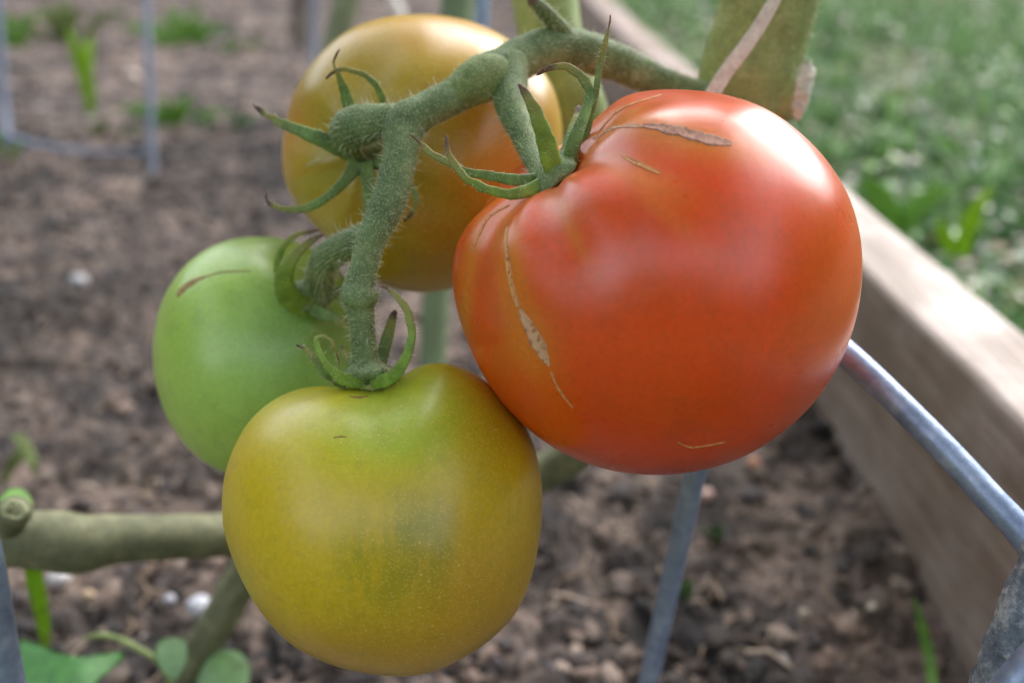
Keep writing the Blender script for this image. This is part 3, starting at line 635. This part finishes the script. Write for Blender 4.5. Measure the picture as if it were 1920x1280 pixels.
# thick main stem
MS = [(1620, -560, .205, 84), (1500, -170, .222, 92), (1452, -40, .226, 90), (1428, 50, .230, 88), (1405, 130, .235, 92), (1392, 190, .240, 88), (1370, 270, .247, 70), (1330, 400, .262, 52), (1250, 600, .280, 42), (1110, 800, .292, 38), (1050, 868, .294, 36), (900, 930, .300, 36), (700, 985, .306, 36), (520, 1010, .312, 36), (455, 1085, .316, 35), (400, 1180, .32, 34), (345, 1278, .326, 36), (335, 1310, .328, 40)]
stem('main_stem', MS[:10], 'main', 160, 40, .07, 3000, (.0006, .0022), .00005, 4200, bs=110)
stem('lower_stem', MS[9:], 'old', 120, 30, .09, 300, (.0005, .0015), .00005, bs=140)
stem('side_stub', [(1395, 150, .236, 62), (1430, 168, .234, 56), (1465, 176, .233, 50), (1490, 178, .232, 50)], 'main', 30, 26, .05, bs=200, seed=8)
# papery cut face of the stub
V, f, t, _ = ribbon([(1508, 118, .2275, 12), (1509, 140, .2265, 19), (1504, 165, .226, 17), (1500, 195, .226, 15), (1494, 222, .227, 7)], 30, .2, thick=.35)
V = np.array(V) + (fbm(np.array(V) * 900, 3)[:, None] - .5) * .0022
mesh_obj('dry_flap', V, f, simple('dry_skin', srgb(222, 220, 206), .7, 500, .35, .0006), plant)
# other stems
stem('side_stem', [(1012, -120, .262, 62), (1022, 0, .262, 62), (1040, 90, .263, 58), (1080, 190, .266, 52), (1130, 320, .272, 44), (1220, 520, .279, 34)], 'main', 80, 28, .05, 260, (.0006, .002), .00005, 600, bs=160, seed=9)
stem('old_branch', [(-160, 990, .245, 50), (-40, 1008, .25, 52), (60, 1010, .254, 54), (140, 1018, .258, 56), (230, 1010, .263, 46), (330, 1006, .27, 42), (430, 1002, .28, 40), (560, 1000, .305, 36)], 'old', 90, 30, .08, bs=140, seed=10)
ring = []
V, f, _ = tube(pxpath([(18, 985, .243, 26), (24, 968, .236, 28), (28, 958, .231, 30)]), 14, 22, .12, 400); mesh_obj('branch_stub', V, f, MAT['old'], plant)
q = [];
for a in np.linspace(0, 2 * np.pi, 13): q.append((28 + (19 + 3 * math.sin(3 * a)) * math.cos(a), 955 + 16 * math.sin(a) + 2 * math.cos(5 * a), .2295, 4.5 + 2 * math.sin(2 * a + 1)))
V, f, _ = tube(pxpath(q), 50, 10, .25, 600, cap=False); mesh_obj('stub_rim', V, f, simple('pale_rim', srgb(198, 198, 156), .6, 500, .25), plant)
stem('old_branch', [(330, 1300, .322, 22), (390, 1210, .3165, 18), (440, 1120, .312, 15), (480, 1060, .309, 14)], 'old', 40, 16, .1, seed=12)

# leaf canopy added out of view, shading the fruit and darkening overhead reflections
def leaflet(L, Wd):
    k = 9; a = np.linspace(0, 1, k); w = Wd * np.sin(np.pi * a ** .8) * (1 + .22 * ((np.arange(k) % 2) * 2 - 1)); z = -.12 * L * a ** 2
    mid = np.stack([0 * a, a * L, z], -1); l = mid + np.stack([-w, -.05 * L + 0 * a, -.25 * w], -1); r = mid + np.stack([w, -.05 * L + 0 * a, -.25 * w], -1)
    V = np.concatenate([mid, l, r]); f = [(i, i + 1, k + i + 1, k + i) for i in range(k - 1)] + [(i + 1, i, 2 * k + i, 2 * k + i + 1) for i in range(k - 1)]
    return V, np.array(f)
LV, LF, off = [], [], 0
for i in range(80):
    a = rng.uniform(0, 2 * np.pi); rr = .34 * math.sqrt(rng.random()); h = rng.uniform(.46, .80)
    o0 = np.array([.04 + rr * math.cos(a), (.17 + rr * math.sin(a) * .85), h]); yaw = rng.uniform(0, 2 * np.pi); pit = rng.uniform(-.7, .1)
    Rz = np.array([[math.cos(yaw), -math.sin(yaw), 0], [math.sin(yaw), math.cos(yaw), 0], [0, 0, 1]]); Rx = np.array([[1, 0, 0], [0, math.cos(pit), -math.sin(pit)], [0, math.sin(pit), math.cos(pit)]])
    for j in range(7):
        sgn = 0 if j == 6 else (1 if j % 2 else -1); pos = .03 + (j // 2) * .045; L = rng.uniform(.045, .065); V, f = leaflet(L, L * .3)
        b = sgn * rng.uniform(-1.3, -1.0); Rb = np.array([[math.cos(b), -math.sin(b), 0], [math.sin(b), math.cos(b), 0], [0, 0, 1]])
        V = (V @ Rb.T + np.array([0, pos, -.3 * pos * pos])) @ Rx.T @ Rz.T + o0; LV.append(V); LF.append(f + off); off += len(V)
LV = np.vstack(LV); fo = mesh_obj('added_canopy', LV, np.vstack(LF), MAT['leaf'], plant, col=np.tile(np.array(srgb(84, 116, 60)), (len(LV), 1))); fo['kind'] = 'stuff'

# string of dry bast across the thick stem
V, f, t, _ = ribbon([(1470, -40, .205, 12), (1452, 0, .205, 12), (1430, 40, .2055, 13), (1395, 92, .206, 14), (1362, 135, .2065, 14), (1335, 178, .207, 14), (1305, 225, .208, 12)], 60, .15, thick=.25)
V = np.array(V) + (fbm(np.array(V) * np.array([300, 300, 300]), 3)[:, None] - .5) * .0006
tag(mesh_obj('dry_stalk', V, f, MAT['straw']), 'pale pinkish dry stalk slanting across the thick stem above the red tomato', 'dry stalk')

# pale vertical stem behind the cluster and other blurred stems
def lone(name, label, cat, rows, mk, group=None, n=50):
    t = thing(name, label, cat, pxpath(rows[-1:])[0][:3], group); V, f, _ = tube(pxpath(rows), n, 16, .06, 120); mesh_obj('stem', V, f, MAT[mk], t); return t
MAT['fresh'] = simple('fresh_stem', srgb(118, 134, 100), .55, 60, .2)
MAT['dim'] = simple('dim_stem', srgb(112, 118, 84), .7, 60, .25)
gy = gdepth(815, 900)
lone('plant_stem', 'light green upright stem right behind the orange and lowest tomatoes', 'plant stem', [(862, -60, .42, 32), (856, 30, .42, 32), (835, 300, .42, 28), (815, 600, .42, 26), (806, 930, .418, 26)], 'fresh')
lone('plant_stem', 'olive stem leaning right, left of the orange tomato top', 'plant stem', [(668, -60, 1.0, 24), (645, 20, 1.0, 24), (625, 110, 1.0, 24), (610, 290, .98, 24)], 'dim')
lone('plant_stem', 'thin pale whitish stem above the orange tomato', 'plant stem', [(725, -40, .9, 9), (742, 10, .9, 9), (755, 60, .9, 9), (760, 320, .9, 9)], 'straw')

# ------------------------------------------------------------------ wire cages
m = M('galvanised_wire'); nz = m.noise(220, 5, .65); c = m.ramp(nz, [(.3, srgb(128, 144, 176)), (.55, srgb(160, 176, 206)), (.75, srgb(196, 208, 230))])
m.set(Base_Color=c, Metallic=.45, Roughness=.42, Normal=m.bump(m.noise(600, 4, .7), .3, .0004)); WIRE = m.m
m = M('crusted_zinc'); nz = m.noise(300, 6, .7); c = m.ramp(nz, [(.35, srgb(110, 120, 138)), (.5, srgb(152, 164, 182)), (.62, srgb(220, 226, 234))])
m.set(Base_Color=c, Metallic=.4, Roughness=.5, Normal=m.bump(nz, .9, .0018)); ZINC = m.m
def wire(parent, rows, name='wire', mat=None, n=80, bump=.02, k=18):
    V, f, _ = tube(pxpath(rows), n, k, bump, 500); return mesh_obj(name, V, f, mat or WIRE, parent)
cage = thing('wire_cage', 'near grey wire cage whose ring curves from the red tomato to the lower right corner', 'plant cage', ground(1200, 1330))
wire(cage, [(905, 120, .36, 15), (1000, 200, .32, 17), (1200, 330, .27, 19), (1400, 500, .232, 22), (1560, 640, .206, 25), (1640, 712, .197, 25.5), (1720, 790, .191, 26), (1800, 872, .186, 27), (1860, 938, .182, 28), (1910, 990, .179, 28.5), (1950, 1045, .177, 29), (1975, 1110, .176, 28)], 'ring')
wire(cage, [(1345, 690, .226, 21), (1305, 880, .242, 20), (1262, 1070, .259, 19), (1222, 1250, .275, 18), (1200, 1360, .286, 17.5), (1190, 1440, .292, 17.5)], 'leg')
wire(cage, [(905, -140, .355, 14), (905, 0, .36, 14), (905, 120, .363, 14), (945, 400, .375, 14), (955, 1000, .40, 13)], 'leg')
wire(cage, [(2060, 850, .160, 44), (1990, 985, .163, 45), (1945, 1090, .165, 46), (1905, 1190, .1665, 46), (1868, 1290, .168, 46), (1810, 1440, .172, 46)], 'leg', ZINC, 120, .12)
wire(cage, [(2010, 1170, .152, 32), (1960, 1215, .1525, 32), (1915, 1262, .153, 32), (1850, 1340, .154, 32)], 'ring', WIRE)
wire(cage, [(-70, 900, .20, 34), (-30, 1050, .20, 34), (-8, 1180, .205, 34), (14, 1300, .21, 34), (40, 1420, .22, 34)], 'leg')
# back cage
FARW = simple('dull_wire', srgb(112, 120, 138), .55, 60, .2)
cage2 = thing('wire_cage', 'far blurred wire cage standing in the soil at the upper left', 'plant cage', ground(285, 300))
wire(cage2, [(272, -80, .93, 7), (276, 60, .92, 7), (281, 180, .915, 7), (286, 305, .91, 7), (290, 340, .90, 7)], 'leg', FARW)
wire(cage2, [(598, -80, 1.1, 7), (590, 0, 1.1, 7), (588, 90, 1.1, 7), (590, 260, 1.08, 8)], 'leg', FARW)
wire(cage2, [(-8, -80, .95, 8), (-2, 60, .95, 8), (8, 200, .95, 8), (14, 290, .93, 8)], 'leg', FARW)
wire(cage2, [(10, 255, .94, 8), (60, 272, .92, 8), (120, 281, .91, 7), (200, 287, .90, 5), (285, 286, .905, 4)], 'ring', FARW)
st = thing('wooden_stake', 'dark blurred stake standing behind the far cage', 'stake', ground(562, 112))
V, f, _ = tube(pxpath([(566, -90, 1.5, 17), (562, 20, 1.5, 17), (560, 112, 1.49, 17)]), 10, 8, .06, 40); mesh_obj('post', V, f, simple('dark_wood', srgb(84, 74, 64), .8, 30, .3), st)

# ------------------------------------------------------------------ weeds and leaves
LP = dict(lime=srgb(160, 200, 50), mid=srgb(130, 176, 82), dull=srgb(110, 146, 92), olive=srgb(138, 152, 94), deep=srgb(76, 134, 62), pale=srgb(160, 176, 112))
def leafmat(k):
    key = 'lf_' + k
    if key not in MAT:
        m = M('leaf_' + k); n = m.noise(160, 5); c = LP[k]
        cc = m.ramp(n, [(.3, tuple(x * .7 for x in c)), (.7, tuple(min(1, x * 1.3) for x in c))])
        m.set(Base_Color=cc, Roughness=.45, Normal=m.bump(m.noise(500, 3), .3, .0004))
        tr = m.n('BsdfTranslucent'); m.l(cc, tr.inputs[0]); mx = m.n('MixShader'); mx.inputs[0].default_value = .3
        m.l(m.b.outputs[0], mx.inputs[1]); m.l(tr.outputs[0], mx.inputs[2]); m.l(mx.outputs[0], m.t.nodes['Material Output'].inputs[0]); MAT[key] = m.m
    return MAT[key]
def weed(label, blades_, k, group=None, name='weed', cat='weed'):
    b0 = pxpath(blades_[0][:1])[0][:3]; t = thing(name, label, cat, b0, group)
    for rows in blades_:
        V, f, tt, _ = ribbon(rows, 24, .25, thick=.08); mesh_obj('leaf', V, f, leafmat(k), t)
    return t
weed('tall lime blade with brown soil around it, upper left', [[(172, 215, .98, 6), (165, 170, .965, 12), (152, 120, .95, 13), (140, 85, .94, 10), (128, 55, .935, 3)], [(170, 215, .985, 5), (160, 150, .97, 11), (165, 95, .965, 9), (172, 70, .965, 3)]], 'lime')
def tuft(label, x, y, n, w, h, hw, k, sx=1, z=0):
    rows = []; d0 = gdepth(x, y)
    for i in range(n):
        if i % 3 == 2: continue
        a = random.uniform(-1, 1); hh = h * random.uniform(.55, 1) * (1 - .35 * abs(a)); bx = x + a * w * .3; dd = d0 + random.uniform(-.03, .03)
        yb = y + random.uniform(-5, 5)
        rows.append([(bx, yb + 6, dd, hw * .4), (bx + a * w * .25, yb - hh * .45, dd - .02, hw * .7), (bx + a * w * .6, yb - hh * .85, dd - .03, hw * .55), (bx + a * w, yb - hh * (1 - .3 * abs(a)), dd - .03, hw * .15)])
    return weed(label, rows, k)
tuft('bright green low tuft at the foot of the middle far wire', 325, 232, 16, 95, 62, 9, 'mid')
tuft('spreading green tuft near the top edge, right of the far wire', 340, 95, 16, 95, 95, 11, 'mid')
tuft('small green sprig low on soil left of the orange tomato', 455, 100, 6, 45, 30, 8, 'mid')
tuft('olive weed clump in the top left corner', 120, 75, 18, 120, 95, 11, 'olive')
tuft('light green weed clump at the top left edge beside the far wire', 30, 90, 10, 50, 110, 9, 'mid')
tuft('flat grey green sprig on the dark soil ridge', 420, 235, 8, 50, 26, 8, 'dull')
tuft('green weed under the far horizontal wire at the left edge', 8, 300, 9, 60, 60, 8, 'mid')
tuft('dull weed between the lime blade and far wire', 200, 255, 9, 60, 40, 7, 'olive')
tuft('tiny green seedling beside the leaning wire leg', 1288, 1118, 5, 16, 42, 9, 'dull')
tuft('small green sprig on soil below the red tomato', 1345, 1010, 5, 45, 36, 7, 'dull')
weed('single green grass blade near the board foot at the lower right', [[(1752, 1310, gdepth(1752, 1310) - .01, 9), (1742, 1230, .315, 10), (1728, 1170, .31, 8), (1714, 1120, .305, 2)]], 'mid', name='grass_blade', cat='grass blade')
weed('lime green blade hanging below the horizontal old branch', [[(88, 1230, .33, 5), (80, 1160, .31, 12), (66, 1090, .29, 15), (55, 1030, .28, 12), (50, 990, .275, 6)]], 'lime', name='grass_blade', cat='grass blade')
weed('pale curled leaf on the soil at the left edge', [[(8, 905, .40, 6), (20, 870, .395, 9), (45, 850, .392, 14), (62, 865, .39, 9), (66, 890, .39, 3)], [(66, 885, .39, 4), (44, 830, .392, 11), (22, 815, .395, 3)]], 'olive', name='leaf', cat='leaf')
for i, (x, y, rr) in enumerate([(8, 915, 18)]):
    pass
# big leaf lower left, clover leaves and tendril
def flat_leaf(label, pts, cx, cy, d, k, tilt=.02, name='leaf', cat='leaf', serr=0, fold=.05):
    """broad blade: outline pts (px) around centre, gently cupped, 0.4 mm thick"""
    n = 90; P_ = catmull(np.array([(a, b, 0) for a, b in pts + pts[:1]], float), n)[:-1, :2]; n -= 1
    V, t = [], []; rings = 9
    for side in (0, 1):
        for r in range(1, rings + 1):
            for i, (x, y) in enumerate(P_):
                f = r / rings; ser = 1 + (serr * (1 if i % 2 else -1) * f ** 4); X_, Y_ = cx + (x - cx) * f * ser, cy + (y - cy) * f * ser
                dd = d + tilt * (cy - Y_) / 100 + fold * ((X_ - cx) / 100) ** 2 * .1 + .0008 * math.sin(X_ * .03) + .0006 * math.sin(Y_ * .05) + side * .0004 * (1 - f ** 6)
                V.append(P(X_, Y_, dd))
        V.append(P(cx, cy, d + side * .0004))
    half = rings * n + 1; F_ = []
    for s_ in (0, 1):
        o = s_ * half
        for r in range(rings - 1):
            for i in range(n):
                q = (o + r * n + i, o + r * n + (i + 1) % n, o + (r + 1) * n + (i + 1) % n, o + (r + 1) * n + i); F_.append(q if s_ else q[::-1])
        for i in range(n): q = (o + half - 1, o + i, o + (i + 1) % n); F_.append(q[::-1] if s_ else q)
    for i in range(n): F_.append(((rings - 1) * n + i, (rings - 1) * n + (i + 1) % n, half + (rings - 1) * n + (i + 1) % n, half + (rings - 1) * n + i))
    return tag(mesh_obj(name, V, F_, leafmat(k)), label, cat)
flat_leaf('broad dark green leaf with jagged edge in the lower left corner', [(35, 1195), (70, 1205), (100, 1218), (150, 1230), (195, 1225), (236, 1222), (215, 1250), (185, 1275), (160, 1310), (90, 1340), (30, 1330), (20, 1260)], 110, 1270, .275, 'deep', serr=.02)
flat_leaf('bright green leaf behind the ringed branch stub', [(-4, 938), (8, 922), (26, 914), (46, 919), (58, 934), (60, 952), (40, 944), (14, 946)], 34, 934, .262, 'mid')
flat_leaf('small rounded leaf just left of the leaning old stem', [(322, 1194), (345, 1198), (352, 1220), (346, 1250), (330, 1275), (310, 1268), (296, 1245), (292, 1215), (302, 1198)], 322, 1235, .285, 'dull')
flat_leaf('faint round leaf just right of the leaning old stem', [(420, 1216), (450, 1222), (468, 1248), (466, 1280), (440, 1310), (395, 1310), (366, 1285), (380, 1245), (398, 1225)], 418, 1262, .308, 'dull')
V, f, _ = tube(pxpath([(160, 1196, .30, 4), (190, 1190, .297, 5), (225, 1198, .295, 5), (260, 1216, .292, 5.5), (295, 1238, .288, 5), (325, 1290, .29, 4)]), 40, 10, .08)
tag(mesh_obj('tendril', V, f, leafmat('pale')), 'thin pale curved tendril leading to the small rounded leaf', 'tendril')
# leaves at the lawn edge
weed('lime leaf blades standing in the lawn right of the board', [[(1800, 480, .62, 12), (1815, 430, .61, 17), (1835, 385, .6, 13), (1860, 350, .6, 3)], [(1790, 480, .62, 10), (1770, 440, .615, 14), (1760, 410, .61, 4)]], 'lime')
weed('broad green blades in the lawn behind the red tomato', [[(1690, 440, .68, 14), (1670, 400, .67, 22), (1640, 360, .665, 20), (1620, 330, .66, 4)], [(1690, 440, .68, 14), (1720, 390, .67, 20), (1765, 360, .66, 15), (1790, 350, .66, 3)]], 'mid')

# pebbles
def pebble(label, x, y, r, colr, fl=.8):
    d = gdepth(x, y); v, f = ico(3); n = fbm(v * 1.6 + x, 3)[:, None]; V = v * (0.8 + .5 * n) * np.array([1, .85, fl]) * r / F * d
    c = ground(x, y) + np.array([0, 0, r / F * d * .45]); c[2] += float(soil_h(np.array([c[0]]), np.array([c[1]]))[0])
    o = mesh_obj('pebble', V + c, [tuple(map(int, q)) for q in f], simple('pebble_' + str(x), colr, .6, 300, .15)); return tag(o, label, 'pebble', 'pale pebbles lying on the soil')
pebble('largest white pebble, beside the leaning old stem', 378, 1152, 24, srgb(205, 205, 214))
pebble('white oval pebble just under the old branch at the left', 113, 1094, 19, srgb(200, 194, 196))
pebble('small lilac white pebble between branch and round leaf', 317, 1122, 11, srgb(190, 186, 196))
pebble('cream pebble near the middle of the bottom left soil', 166, 1120, 13, srgb(186, 160, 130))
pebble('cream pebble near the foot of the board', 1630, 1165, 14, srgb(206, 194, 176))
pebble('pale pink chip right of the leaning wire leg', 1318, 945, 17, srgb(196, 162, 150))
pebble('peach coloured chip under the red tomato', 1408, 912, 13, srgb(204, 146, 118))
pebble('grey white pebble on the soil left of the green tomato', 152, 546, 15, srgb(180, 176, 178))
pebble('blurred white pebble beside the far wire', 250, 152, 14, srgb(196, 180, 168))
pebble('dull beige pebble behind the cream one at the board', 1505, 1162, 12, srgb(170, 156, 140))
